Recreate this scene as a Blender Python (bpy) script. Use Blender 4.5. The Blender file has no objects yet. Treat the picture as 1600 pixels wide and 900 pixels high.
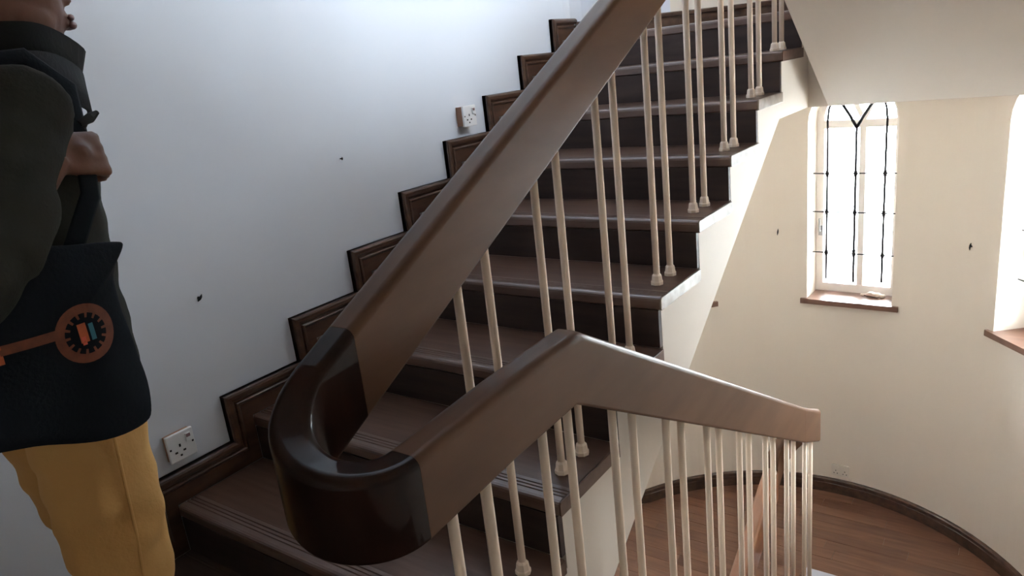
import bpy, bmesh, math, random
from mathutils import Vector, Matrix, noise
random.seed(7)
PI = math.pi
SC = bpy.context.scene
COL = SC.collection

# ------------------------------------------------------------------ camera
def make_camera():
    cd = bpy.data.cameras.new('camera'); co = bpy.data.objects.new('camera', cd); COL.objects.link(co)
    cd.sensor_width = 36.0; cd.lens = 36.0 * 1154.75 / 1600.0; cd.clip_start = 0.02
    yaw, pitch, roll = -0.6407, -0.2894, -0.1132
    fw = Vector((math.sin(yaw)*math.cos(pitch), math.cos(yaw)*math.cos(pitch), math.sin(pitch)))
    rt = Vector((math.cos(yaw), -math.sin(yaw), 0)); up = rt.cross(fw)
    r2 = rt*math.cos(roll) + up*math.sin(roll); u2 = -rt*math.sin(roll) + up*math.cos(roll)
    m = Matrix((r2, u2, -fw)).transposed().to_4x4(); m.translation = (2.157, -0.673, 1.3795)
    co.matrix_world = m
    SC.camera = co
make_camera()

# ------------------------------------------------------------------ sky, exposure
W = bpy.data.worlds.new('sky'); SC.world = W; W.use_nodes = True
bg = W.node_tree.nodes['Background']
bg.inputs['Color'].default_value = (0.84, 0.92, 1.0, 1); bg.inputs['Strength'].default_value = 14.0
SC.view_settings.view_transform = 'Standard'; SC.view_settings.look = 'None'
SC.view_settings.gamma = 1.0; SC.view_settings.use_curve_mapping = False
SC.view_settings.exposure = 2.44
SC.cycles.use_denoising = True
SC.cycles.max_bounces = 14; SC.cycles.diffuse_bounces = 10
SC.cycles.sample_clamp_indirect = 8.0

# ------------------------------------------------------------------ measurements (metres)
R = 0.165                      # riser height, every flight
G = 0.3247                     # going of the upper flight
WID = 1.243                    # width of the upper flight
GB, YB, XB = 0.294, 0.44, 1.295  # going, landing edge and left edge of the lower flight
XR = 2.49                      # right wall
N = 9
ZL = -N*R                      # lower landing
ZU = N*R                       # upper landing
CX, CY, EA, EB = 1.235, 2.464, 1.255, 1.363   # half-elliptical bay, wall face
ZC = 4.45

# ------------------------------------------------------------------ materials
MATS = {}
def mat(name, col, rough=0.6, metal=0.0, coat=0.0, var=None, scale=(1,1,1), nscale=8.0, bump=0.0, bscale=60.0, spec=0.5, detail=4.0, coat_rough=0.08):
    m = bpy.data.materials.new(name); m.use_nodes = True
    nt = m.node_tree; b = nt.nodes['Principled BSDF']
    b.inputs['Base Color'].default_value = (*col, 1); b.inputs['Roughness'].default_value = rough
    b.inputs['Metallic'].default_value = metal; b.inputs['Coat Weight'].default_value = coat
    b.inputs['Coat Roughness'].default_value = coat_rough
    b.inputs['Specular IOR Level'].default_value = spec
    if var or bump:
        tc = nt.nodes.new('ShaderNodeTexCoord'); mp = nt.nodes.new('ShaderNodeMapping')
        nt.links.new(tc.outputs['Object'], mp.inputs['Vector']); mp.inputs['Scale'].default_value = scale
    if var:
        n = nt.nodes.new('ShaderNodeTexNoise'); n.inputs['Scale'].default_value = nscale; n.inputs['Detail'].default_value = detail
        nt.links.new(mp.outputs['Vector'], n.inputs['Vector'])
        r = nt.nodes.new('ShaderNodeValToRGB')
        r.color_ramp.elements[0].position = 0.32; r.color_ramp.elements[0].color = (*col, 1)
        r.color_ramp.elements[1].position = 0.68; r.color_ramp.elements[1].color = (*var, 1)
        nt.links.new(n.outputs['Fac'], r.inputs['Fac']); nt.links.new(r.outputs['Color'], b.inputs['Base Color'])
    if bump:
        n2 = nt.nodes.new('ShaderNodeTexNoise'); n2.inputs['Scale'].default_value = bscale; n2.inputs['Detail'].default_value = 3
        nt.links.new(mp.outputs['Vector'], n2.inputs['Vector'])
        bp = nt.nodes.new('ShaderNodeBump'); bp.inputs['Strength'].default_value = bump; bp.inputs['Distance'].default_value = 0.004
        nt.links.new(n2.outputs['Fac'], bp.inputs['Height']); nt.links.new(bp.outputs['Normal'], b.inputs['Normal'])
    MATS[name] = m
    return m
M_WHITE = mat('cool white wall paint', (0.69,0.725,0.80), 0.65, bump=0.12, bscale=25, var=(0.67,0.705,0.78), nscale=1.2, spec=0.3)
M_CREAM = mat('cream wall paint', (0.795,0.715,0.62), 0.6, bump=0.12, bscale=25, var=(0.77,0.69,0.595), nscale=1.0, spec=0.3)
M_STRING = mat('painted stair plaster', (0.66,0.59,0.515), 0.6, bump=0.1, bscale=30, var=(0.63,0.56,0.49), nscale=2.0, spec=0.3)
M_TREAD = mat('dark stained tread wood', (0.086,0.043,0.028), 0.38, coat=0.3, spec=0.25, var=(0.125,0.067,0.045), scale=(0.6,7,7), nscale=6, coat_rough=0.2)
M_RISER = mat('dark riser wood', (0.040,0.026,0.024), 0.5, spec=0.3, var=(0.060,0.038,0.033), scale=(0.6,6,6), nscale=6, coat_rough=0.2)
M_SKIRT = mat('dark varnished skirting', (0.050,0.024,0.016), 0.35, coat=0.6, spec=0.3, var=(0.10,0.050,0.031), scale=(4,1,4), nscale=7, coat_rough=0.12)
M_RAIL = mat('brown varnished rail wood', (0.108,0.054,0.030), 0.45, coat=0.10, spec=0.12, var=(0.145,0.074,0.042), scale=(6,0.7,3), nscale=4, coat_rough=0.04)
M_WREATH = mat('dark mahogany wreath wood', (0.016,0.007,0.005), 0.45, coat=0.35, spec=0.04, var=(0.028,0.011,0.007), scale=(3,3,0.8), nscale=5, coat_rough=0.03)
M_REDRAIL = mat('reddish rail wood', (0.20,0.075,0.035), 0.35, coat=0.4, var=(0.26,0.11,0.05), scale=(6,0.7,3), nscale=4, coat_rough=0.12)
M_BAL = mat('cream baluster paint', (0.90,0.75,0.61), 0.7, spec=0.12, var=(0.88,0.73,0.59), nscale=14)
M_PLANK = mat('brown floor board', (0.16,0.075,0.045), 0.3, coat=0.45, var=(0.22,0.11,0.07), scale=(1,9,9), nscale=5, coat_rough=0.15)
M_PLANK2 = mat('redder floor board', (0.135,0.062,0.040), 0.32, coat=0.45, var=(0.19,0.095,0.06), scale=(1,9,9), nscale=5, coat_rough=0.15)
M_DARKFLOOR = mat('dark landing board', (0.05,0.027,0.02), 0.35, coat=0.3, var=(0.08,0.045,0.032), scale=(1,9,9), nscale=5, coat_rough=0.2)
M_SILL = mat('brown sill wood', (0.16,0.08,0.052), 0.35, coat=0.3, var=(0.21,0.11,0.075), scale=(1,6,6), nscale=5)
M_FRAME = mat('white window frame paint', (0.83,0.78,0.74), 0.4)
M_IRON = mat('black wrought iron', (0.016,0.015,0.015), 0.45, metal=0.6, bump=0.2, bscale=80)
M_STEEL = mat('dull steel', (0.35,0.34,0.33), 0.35, metal=1.0)
M_PLASTIC = mat('white plastic plate', (0.80,0.81,0.83), 0.35)
M_CPLASTIC = mat('cream plastic plate', (0.70,0.64,0.56), 0.4)
M_HOLE = mat('black slot', (0.01,0.01,0.01), 0.7)
M_TAN = mat('tan timber back box', (0.30,0.16,0.10), 0.6, var=(0.36,0.20,0.13), nscale=20)
M_SWITCHRED = mat('greyish red marking', (0.24,0.14,0.15), 0.5)
M_SKIN = mat('dark brown skin', (0.135,0.055,0.034), 0.5, var=(0.165,0.07,0.042), nscale=14, bump=0.1, bscale=120)
M_HAIR = mat('black hair', (0.010,0.009,0.009), 0.7, bump=0.6, bscale=160)
M_EYE = mat('eye white', (0.6,0.56,0.5), 0.25)
M_PUPIL = mat('dark iris', (0.012,0.008,0.006), 0.15)
M_LIP = mat('brown lip', (0.16,0.06,0.05), 0.45)
M_NAIL = mat('finger nail', (0.26,0.13,0.09), 0.35)
M_OLIVE = mat('dark olive jacket cloth', (0.024,0.024,0.020), 0.85, spec=0.2, var=(0.036,0.035,0.028), nscale=5, bump=0.25, bscale=140)
M_CHAR = mat('charcoal collar cloth', (0.022,0.024,0.026), 0.85, spec=0.2, var=(0.032,0.034,0.037), nscale=6, bump=0.25, bscale=140)
M_BLACKCLOTH = mat('black neck warmer cloth', (0.012,0.012,0.0115), 0.9, spec=0.2, bump=0.2, bscale=140)
M_BAG = mat('navy black bag cloth', (0.006,0.008,0.012), 0.85, spec=0.2, var=(0.008,0.0105,0.016), nscale=5, bump=0.25, bscale=160)
M_KHAKI = mat('tan trouser cotton', (0.56,0.30,0.095), 0.85, var=(0.64,0.37,0.125), nscale=4, bump=0.3, bscale=120)
M_ORANGE = mat('orange print', (0.50,0.10,0.025), 0.7, var=(0.36,0.075,0.02), nscale=60)
M_DORANGE = mat('brown orange print', (0.20,0.052,0.020), 0.7, var=(0.13,0.035,0.015), nscale=60)
M_PINK = mat('pinkish red print', (0.60,0.10,0.05), 0.7)
M_TEAL = mat('teal print', (0.03,0.16,0.22), 0.7)
M_SHOE = mat('brown leather', (0.06,0.035,0.02), 0.5)
M_SOLE = mat('dark rubber', (0.02,0.02,0.02), 0.8)
M_GROUND = mat('pale paving', (0.55,0.54,0.52), 0.9, var=(0.5,0.49,0.47), nscale=0.7)
M_PAPER = mat('crumpled paper', (0.62,0.50,0.43), 0.8)
M_TIMBEREND = mat('worn tread end with window glare', (0.16,0.12,0.095), 0.4, coat=0.3, var=(0.33,0.265,0.21), nscale=22, coat_rough=0.2)

M_SHEET = mat('pale blue white patch', (0.62,0.65,0.76), 0.5)
def glass_mat():
    m = bpy.data.materials.new('window glass'); m.use_nodes = True; nt = m.node_tree
    nt.nodes.remove(nt.nodes['Principled BSDF']); out = nt.nodes['Material Output']
    t = nt.nodes.new('ShaderNodeBsdfTransparent'); t.inputs['Color'].default_value = (0.97,0.985,0.98,1)
    g = nt.nodes.new('ShaderNodeBsdfGlossy'); g.inputs['Roughness'].default_value = 0.02
    f = nt.nodes.new('ShaderNodeFresnel'); f.inputs['IOR'].default_value = 1.45
    mx = nt.nodes.new('ShaderNodeMixShader')
    nt.links.new(f.outputs['Fac'], mx.inputs['Fac']); nt.links.new(t.outputs['BSDF'], mx.inputs[1]); nt.links.new(g.outputs['BSDF'], mx.inputs[2])
    nt.links.new(mx.outputs['Shader'], out.inputs['Surface'])
    return m
M_GLASS = glass_mat()

# ------------------------------------------------------------------ helpers
def link(name, me, m=None, parent=None, smooth=False):
    if m is not None:
        me.materials.clear(); me.materials.append(m)
    if smooth:
        for p in me.polygons: p.use_smooth = True
    o = bpy.data.objects.new(name, me); COL.objects.link(o)
    if parent is not None:
        o.parent = parent
        o.matrix_parent_inverse = Matrix.Translation(-parent.location) if parent.parent is None else Matrix.Translation(-parent.matrix_basis.translation)
    return o
def struct(o): o['kind'] = 'structure'; return o
def thing(name, label, cat, loc=(0,0,0), group=None):
    o = bpy.data.objects.new(name, None); COL.objects.link(o); o.location = loc; o.empty_display_size = 0.1
    o['label'] = label; o['category'] = cat
    if group: o['group'] = group
    return o
def sempty(name, loc=(0,0,0)):
    o = bpy.data.objects.new(name, None); COL.objects.link(o); o.location = loc; o['kind'] = 'structure'; return o
def mesh(verts, faces, name='mesh'):
    me = bpy.data.meshes.new(name); me.from_pydata([tuple(v) for v in verts], [], faces); me.update()
    bm = bmesh.new(); bm.from_mesh(me); bmesh.ops.recalc_face_normals(bm, faces=bm.faces); bm.to_mesh(me); bm.free()
    return me
def box_data(a, b):
    x0,y0,z0 = a; x1,y1,z1 = b
    v = [(x0,y0,z0),(x1,y0,z0),(x1,y1,z0),(x0,y1,z0),(x0,y0,z1),(x1,y0,z1),(x1,y1,z1),(x0,y1,z1)]
    f = [(0,3,2,1),(4,5,6,7),(0,1,5,4),(1,2,6,5),(2,3,7,6),(3,0,4,7)]
    return v, f
def box(name, a, b, m, parent=None, bevel=0.0, seg=2):
    v, f = box_data(a, b); me = mesh(v, f, name)
    if bevel:
        bm = bmesh.new(); bm.from_mesh(me)
        bmesh.ops.bevel(bm, geom=bm.edges[:], offset=bevel, segments=seg, affect='EDGES', profile=0.5)
        bm.to_mesh(me); bm.free()
    return link(name, me, m, parent)
def extrude_x(name, poly, x0, x1, m, parent=None, bevel=0.0):
    """poly: list of (y,z), extruded along x"""
    n = len(poly)
    v = [(x0,y,z) for y,z in poly] + [(x1,y,z) for y,z in poly]
    f = [tuple(range(n))[::-1], tuple(range(n,2*n))] + [(i,(i+1)%n,n+(i+1)%n,n+i) for i in range(n)]
    me = mesh(v, f, name)
    if bevel:
        bm = bmesh.new(); bm.from_mesh(me)
        bmesh.ops.bevel(bm, geom=bm.edges[:], offset=bevel, segments=2, affect='EDGES', profile=0.5)
        bm.to_mesh(me); bm.free()
    return link(name, me, m, parent)
def evaluated(o):
    dg = bpy.context.evaluated_depsgraph_get(); dg.update()
    return bpy.data.meshes.new_from_object(o.evaluated_get(dg))
class Geo:
    def __init__(s): s.v = []; s.f = []
    def add(s, v, f):
        k = len(s.v); s.v += [Vector(p) for p in v]; s.f += [tuple(i+k for i in q) for q in f]
    def box(s, a, b): s.add(*box_data(a, b))
    def tube(s, pts, rad, n=10, ref=(0,0,1), cap=True):
        """rad: list of r or (ra, rb); ra along side, rb along second axis"""
        pts = [Vector(p) for p in pts]; ref = Vector(ref); v = []; f = []
        for i, p in enumerate(pts):
            t = (pts[min(i+1,len(pts)-1)] - pts[max(i-1,0)]).normalized()
            a = ref.cross(t)
            if a.length < 1e-4: a = Vector((1,0,0)).cross(t)
            a.normalize(); b = t.cross(a)
            ra, rb = (rad[i] if isinstance(rad[i], tuple) else (rad[i], rad[i])) if isinstance(rad, (list,)) else (rad, rad)
            for k in range(n):
                w = 2*PI*k/n; v.append(p + a*ra*math.cos(w) + b*rb*math.sin(w))
        for i in range(len(pts)-1):
            for k in range(n):
                f.append((i*n+k, i*n+(k+1)%n, (i+1)*n+(k+1)%n, (i+1)*n+k))
        if cap: f.append(tuple(range(n))[::-1]); f.append(tuple((len(pts)-1)*n+k for k in range(n)))
        s.add(v, f)
    def ball(s, c, r, n=14, m=9, rot=None):
        rx, ry, rz = r if isinstance(r, tuple) else (r, r, r); c = Vector(c); v = []; f = []
        for i in range(m+1):
            th = PI*i/m
            for k in range(n):
                ph = 2*PI*k/n
                q = Vector((rx*math.sin(th)*math.cos(ph), ry*math.sin(th)*math.sin(ph), rz*math.cos(th)))
                v.append(c + (rot @ q if rot else q))
        for i in range(m):
            for k in range(n): f.append((i*n+k, (i+1)*n+k, (i+1)*n+(k+1)%n, i*n+(k+1)%n))
        s.add(v, f)
    def mesh(s, name='mesh', weld=True):
        me = bpy.data.meshes.new(name); me.from_pydata([tuple(p) for p in s.v], [], s.f); me.update()
        bm = bmesh.new(); bm.from_mesh(me)
        if weld: bmesh.ops.remove_doubles(bm, verts=bm.verts, dist=1e-5)
        bmesh.ops.recalc_face_normals(bm, faces=bm.faces); bm.to_mesh(me); bm.free()
        return me
    def build(s, name, m, parent=None, smooth=False): return link(name, s.mesh(name), m, parent, smooth)
def fuse(geo, name, m, parent, voxel=0.01, smooth_it=6, fold=None):
    """one continuous surface out of overlapping closed pieces"""
    o = bpy.data.objects.new('tmp', geo.mesh('tmp', weld=False)); COL.objects.link(o)
    md = o.modifiers.new('r', 'REMESH'); md.mode = 'VOXEL'; md.voxel_size = voxel
    if smooth_it:
        sm = o.modifiers.new('s', 'SMOOTH'); sm.factor = 0.5; sm.iterations = smooth_it
    me = evaluated(o); bpy.data.objects.remove(o)
    if fold:
        nrm = [v.normal.copy() for v in me.vertices]
        for v, nn in zip(me.vertices, nrm): v.co += nn*fold(v.co)
        me.update()
    return link(name, me, m, parent, smooth=True)
def left_wall_x(y): return -0.02+6.0*max(0.0, y-3.0)**2     # straight, then bending into the bay
def ellp(t, off=0.0):
    y = CY+EB*math.cos(t)
    if t < 0 and y < 3.18:
        x = left_wall_x(y); d = 12.0*max(0.0, y-3.0); q = math.hypot(1, d)
        return x-off/q, y+off*d/q
    return CX + (EA+off)*math.sin(t), CY + (EB+off)*math.cos(t)

# ------------------------------------------------------------------ room shell
def wall_box(name, a, b, m): return struct(box(name, a, b, m))
wall_box('wall_left', (-0.22,-1.7,-3.4), (-0.02,CY,ZC), M_WHITE)
ADDED_WINDOWS = [((1.85,2.38),(2.6,3.6))]   # unseen side window, added to brighten the left wall
def right_wall():
    o = box('wall_right', (XR,-1.7,-3.4), (XR+0.2,CY,ZC), M_CREAM); g = Geo()
    for (a,b),(c,d) in ADDED_WINDOWS: g.box((XR-0.1,a,c),(XR+0.3,b,d))
    k = bpy.data.objects.new('cutter', g.mesh('cutter')); COL.objects.link(k)
    md = o.modifiers.new('b', 'BOOLEAN'); md.operation = 'DIFFERENCE'; md.object = k; md.solver = 'EXACT'
    me = evaluated(o); o.modifiers.clear(); o.data = me; bpy.data.objects.remove(k); struct(o)
    for n, ((a,b),(c,d)) in enumerate(ADDED_WINDOWS):
        w = sempty('window_%d' % (6+n), (XR+0.15,a,c)); m = (a+b)/2  # added window out of view, lets sky light onto the left wall
        for y in (a+0.022,m,b-0.022): box('frame', (XR+0.12,y-0.02,c+0.001), (XR+0.17,y+0.02,d-0.001), M_FRAME, w)
        for z in (c+0.022,d-0.022):
            box('frame', (XR+0.12,a+0.043,z-0.02), (XR+0.17,m-0.021,z+0.02), M_FRAME, w); box('frame', (XR+0.12,m+0.021,z-0.02), (XR+0.17,b-0.043,z+0.02), M_FRAME, w)
        for y0, y1 in ((a+0.043,m-0.021),(m+0.021,b-0.043)): box('pane', (XR+0.142,y0,c+0.043), (XR+0.148,y1,d-0.043), M_GLASS, w)
        ld = bpy.data.lights.new('window_portal', 'AREA'); ld.shape = 'RECTANGLE'; ld.size = b-a; ld.size_y = d-c; ld.cycles.is_portal = True
        lo = bpy.data.objects.new('window_portal', ld); COL.objects.link(lo); lo.matrix_world = Matrix((Vector((0,-1,0)), Vector((0,0,1)), Vector((1,0,0)))).transposed().to_4x4()
        lo.location = (XR+0.19,m,(c+d)/2)
wall_box('wall_back', (-0.22,-1.9,-3.4), (XR+0.2,-1.7,ZC), M_CREAM)
def bay_wall():
    n = 72; T = 0.30; z0, z1 = -3.4, ZC
    ts = [-PI/2 + PI*i/n for i in range(n+1)]
    v = []; f = []
    for t in ts:
        a = ellp(t); b = ellp(t, T)
        v += [(a[0],a[1],z0),(a[0],a[1],1.0),(a[0],a[1],z1),(b[0],b[1],z1),(b[0],b[1],z0)]
    for i in range(n):
        for k in range(5): f.append((i*5+k, i*5+(k+1)%5, (i+1)*5+(k+1)%5, (i+1)*5+k))
    f.append((0,1,2,3,4)); f.append((n*5+4,n*5+3,n*5+2,n*5+1,n*5))
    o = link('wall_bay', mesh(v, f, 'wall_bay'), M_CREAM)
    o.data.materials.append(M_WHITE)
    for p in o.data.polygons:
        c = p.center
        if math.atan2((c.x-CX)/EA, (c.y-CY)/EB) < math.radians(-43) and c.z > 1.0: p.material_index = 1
    return o
wall_bay = struct(bay_wall())
WH, WB, WS = 0.235, -0.165, 0.885      # window half width, bottom, arch springing
WIN_T = [math.radians(2.0), math.radians(49.0), math.radians(-45.0)]
def win_frame(t):
    """origin on the wall face, unit along-wall vector (to the viewer's right) and outward normal"""
    x, y = ellp(t); n = Vector((math.sin(t)/EA, math.cos(t)/EB, 0)).normalized()
    u = Vector((n.y, -n.x, 0))
    return Vector((x, y, 0)), u, n
def arch_outline(hw, zb, zs, n=14):
    p = [(-hw,zb),(hw,zb)]
    for i in range(n+1):
        a = PI*i/n; p.append((hw*math.cos(a), zs + hw*math.sin(a)))
    return p
cut = Geo()
for lv in (0.0, 2.97):
    for t in (WIN_T if lv == 0 else WIN_T[1:]):
        o, u, n = win_frame(t); ol = arch_outline(WH, WB+lv, WS+lv); k = len(ol)
        v = [o+u*a+n*(-0.25)+Vector((0,0,b)) for a,b in ol] + [o+u*a+n*0.6+Vector((0,0,b)) for a,b in ol]
        cut.add(v, [tuple(range(k))[::-1], tuple(range(k,2*k))]+[(i,(i+1)%k,k+(i+1)%k,k+i) for i in range(k)])
co = bpy.data.objects.new('cutter', cut.mesh('cutter')); COL.objects.link(co)
md = wall_bay.modifiers.new('b', 'BOOLEAN'); md.operation = 'DIFFERENCE'; md.object = co; md.solver = 'EXACT'
me = evaluated(wall_bay); wall_bay.modifiers.clear(); wall_bay.data = me; bpy.data.objects.remove(co)
struct(box('ceiling', (-0.22,-1.9,ZC), (XR+0.2,CY+EB+0.3,ZC+0.2), M_WHITE))
struct(box('ground', (-30,-30,-4.2), (30,40,-4.0), M_GROUND))
struct(box('floor_3', (-0.22,-1.9,-3.6), (XR+0.2,CY+EB+0.3,-3.4), M_DARKFLOOR))

right_wall()

# ------------------------------------------------------------------ windows
def win_point(o, u, n, a, z, d): return o + u*a + n*d + Vector((0,0,z))
def build_window(idx, t, lv, lower):
    o, u, n = win_frame(t)
    P = lambda a, z, d: win_point(o, u, n, a, z+lv, d)
    w = sempty('window_%d' % idx, o + Vector((0,0,WB+lv)))
    def bar(geo, pts2, wdt, d0, d1):
        """flat bar along a poly-line of (a,z), width wdt in the plane, from depth d0 to d1"""
        m = len(pts2); v = []; f = []
        for i,(a,z) in enumerate(pts2):
            a0,z0 = pts2[max(i-1,0)]; a1,z1 = pts2[min(i+1,m-1)]
            L = math.hypot(a1-a0, z1-z0); px, pz = -(z1-z0)/L*wdt/2, (a1-a0)/L*wdt/2
            v += [P(a+px,z+pz,d0),P(a-px,z-pz,d0),P(a-px,z-pz,d1),P(a+px,z+pz,d1)]
        for i in range(m-1):
            for k in range(4): f.append((i*4+k,i*4+(k+1)%4,(i+1)*4+(k+1)%4,(i+1)*4+k))
        f += [(0,1,2,3),tuple((m-1)*4+k for k in (3,2,1,0))]
        geo.add(v, f)
    fw = 0.042; h = WH-fw/2-0.002
    g = Geo(); bar(g, [(-h,WB+0.002),(-h,WS)]+[(h*math.cos(PI-PI*i/14), WS+h*math.sin(PI-PI*i/14)) for i in range(1,14)]+[(h,WS),(h,WB+0.002)], fw, 0.15, 0.21)
    g.build('frame', M_FRAME, w)
    g = Geo(); bar(g, [(-WH+fw,WB+0.028),(WH-fw,WB+0.028)], 0.05, 0.15, 0.21); g.build('bottom_rail', M_FRAME, w)
    ZT = 0.855
    g = Geo(); bar(g, [(-WH+fw,ZT),(WH-fw,ZT)], 0.045, 0.148, 0.21); g.build('transom', M_FRAME, w)
    g = Geo(); bar(g, [(0.02,WB+0.05),(0.02,ZT-0.022)], 0.034, 0.152, 0.205); g.build('mullion', M_FRAME, w)
    if lower:
        g = Geo()
        for s in (-1, 1): bar(g, [(0.02,ZT+0.02),(0.02+s*0.10,WS+0.20)], 0.026, 0.155, 0.2)
        g.build('tracery', M_FRAME, w)
    # panes
    for s in (0, 1):
        a0, a1 = ((-WH+fw, 0.003),(0.037, WH-fw))[s]
        v = [P(a0,WB+0.05,0.178),P(a1,WB+0.05,0.178),P(a1,ZT-0.02,0.178),P(a0,ZT-0.02,0.178),
             P(a0,WB+0.05,0.182),P(a1,WB+0.05,0.182),P(a1,ZT-0.02,0.182),P(a0,ZT-0.02,0.182)]
        link('pane', mesh(v, [(0,3,2,1),(4,5,6,7),(0,1,5,4),(1,2,6,5),(2,3,7,6),(3,0,4,7)]), M_GLASS, w)
    ol = [(a,z) for a,z in arch_outline(WH-fw, ZT+0.02, WS) ]; k = len(ol)
    v = [P(a,z,0.178) for a,z in ol]+[P(a,z,0.182) for a,z in ol]
    link('pane', mesh(v, [tuple(range(k))[::-1],tuple(range(k,2*k))]+[(i,(i+1)%k,k+(i+1)%k,k+i) for i in range(k)]), M_GLASS, w)
    # sill
    v, f = [], []
    sw = WH+0.035
    for (a,d) in ((-sw,-0.045),(sw,-0.045),(sw,0.005),(WH-0.002,0.005),(WH-0.002,0.152),(-WH+0.002,0.152),(-WH+0.002,0.005),(-sw,0.005)):
        v.append(P(a,WB-0.030,d))
    for (a,d) in ((-sw,-0.045),(sw,-0.045),(sw,0.005),(WH-0.002,0.005),(WH-0.002,0.152),(-WH+0.002,0.152),(-WH+0.002,0.005),(-sw,0.005)):
        v.append(P(a,WB+0.001,d))
    f = [tuple(range(8))[::-1], tuple(range(8,16))]+[(i,(i+1)%8,8+(i+1)%8,8+i) for i in range(8)]
    link('sill', mesh(v, f), M_SILL, w)
    if not lower: return w
    # iron guard: three uprights, forked top, three cross bars with knots
    D = 0.085
    def iron(name, pts2, r=0.0062):
        g = Geo(); g.tube([P(a,z,D) for a,z in pts2], r, 6, ref=tuple(n)); return g.build(name, M_IRON, gd, True)
    gd = Geo(); gd.ball(tuple(P(0,0.12,D)), 0.011, 8, 6); gd = gd.build('guard', M_IRON, w, True)
    zb = -0.06
    for s in (-1, 1):
        iron('upright', [(s*0.155,zb),(s*0.155,0.80),(s*0.157,0.88),(s*0.150,0.95),(s*0.128,1.01),(s*0.10,1.055)])
        iron('fork_arm', [(0,0.84),(s*0.035,0.905),(s*0.085,0.985),(s*0.12,1.05)], 0.0085)
    iron('upright', [(0,zb-0.012),(0,0.84)], 0.007)
    for z in (0.58, 0.35, 0.10):
        iron('cross_bar', [(-WH,z),(WH,z)], 0.0035)
        for a in (-0.155, 0, 0.155):
            g = Geo(); g.tube([P(a,z-0.022,D),P(a,z-0.010,D),P(a,z,D),P(a,z+0.010,D),P(a,z+0.022,D)], [0.006,0.0095,0.012,0.0095,0.006], 8, ref=tuple(n)); g.build('knot', M_IRON, gd, True)
    for a in (-0.155, 0, 0.155):
        g = Geo(); g.ball(tuple(P(a,zb-(0.012 if a == 0 else 0),D)), 0.007, 8, 6); g.build('tip', M_IRON, gd, True)
    g = Geo(); g.tube([P(-WH+0.03,0.22,0.148),P(-WH+0.03,0.22,0.12),P(-WH+0.03,0.30,0.115)], 0.006, 6, ref=tuple(n))
    g.add([P(-WH+0.018,0.19,0.142),P(-WH+0.042,0.19,0.142),P(-WH+0.042,0.25,0.142),P(-WH+0.018,0.25,0.142),P(-WH+0.018,0.19,0.15),P(-WH+0.042,0.19,0.15),P(-WH+0.042,0.25,0.15),P(-WH+0.018,0.25,0.15)],
          [(0,3,2,1),(4,5,6,7),(0,1,5,4),(1,2,6,5),(2,3,7,6),(3,0,4,7)])
    g.build('handle', M_STEEL, w)
    return w
i = 1
for lv in (0.0, 2.97):
    for t in (WIN_T if lv == 0 else WIN_T[1:]):
        build_window(i, t, lv, lv == 0.0); i += 1
        o, u, n = win_frame(t)     # daylight portal: guides sampling of the sky, gives no light itself
        ld = bpy.data.lights.new('window_portal', 'AREA'); ld.shape = 'RECTANGLE'; ld.size = 2*WH; ld.size_y = WS+WH-WB
        ld.cycles.is_portal = True
        lo = bpy.data.objects.new('window_portal', ld); COL.objects.link(lo)
        lo.matrix_world = Matrix((u, Vector((0,0,1)), n)).transposed().to_4x4()
        lo.location = o + n*0.29 + Vector((0,0,(WS+WH+WB)/2+lv))

# ------------------------------------------------------------------ landings (structure) and their boards
def in_bay(x, y, off=-0.024):
    return y <= CY or ((x-CX)/(EA+off))**2 + ((y-CY)/(EB+off))**2 <= 1
def bay_slab(name, yfront, z0, z1, m, x0=-0.02, x1=XR):
    pts = [(x1,yfront),(x1,CY)] if yfront < CY else []
    k = 40
    if yfront < CY:
        arc = [ellp(PI/2 - PI*i/k) for i in range(1,k)]
        pts += arc + [(x0,CY),(x0,yfront)]
    else:
        tt = math.acos((yfront-CY)/EB); pts = [ellp(tt - 2*tt*i/k) for i in range(k+1)]
    q = len(pts)
    v = [(x,y,z0) for x,y in pts]+[(x,y,z1) for x,y in pts]
    return struct(link(name, mesh(v, [tuple(range(q)),tuple(range(q,2*q))]+[(i,(i+1)%q,q+(i+1)%q,q+i) for i in range(q)]), m))
YLOW = 2.45
low = bay_slab('floor_1', YLOW, ZL-0.40, ZL-0.012, M_STRING)
up_ = bay_slab('floor_2', 3.05, 1.045, ZU-0.012, M_STRING)
near = struct(box('floor', (-0.02,-1.7,-0.45), (XR,0.335,-0.012), M_STRING))
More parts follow.
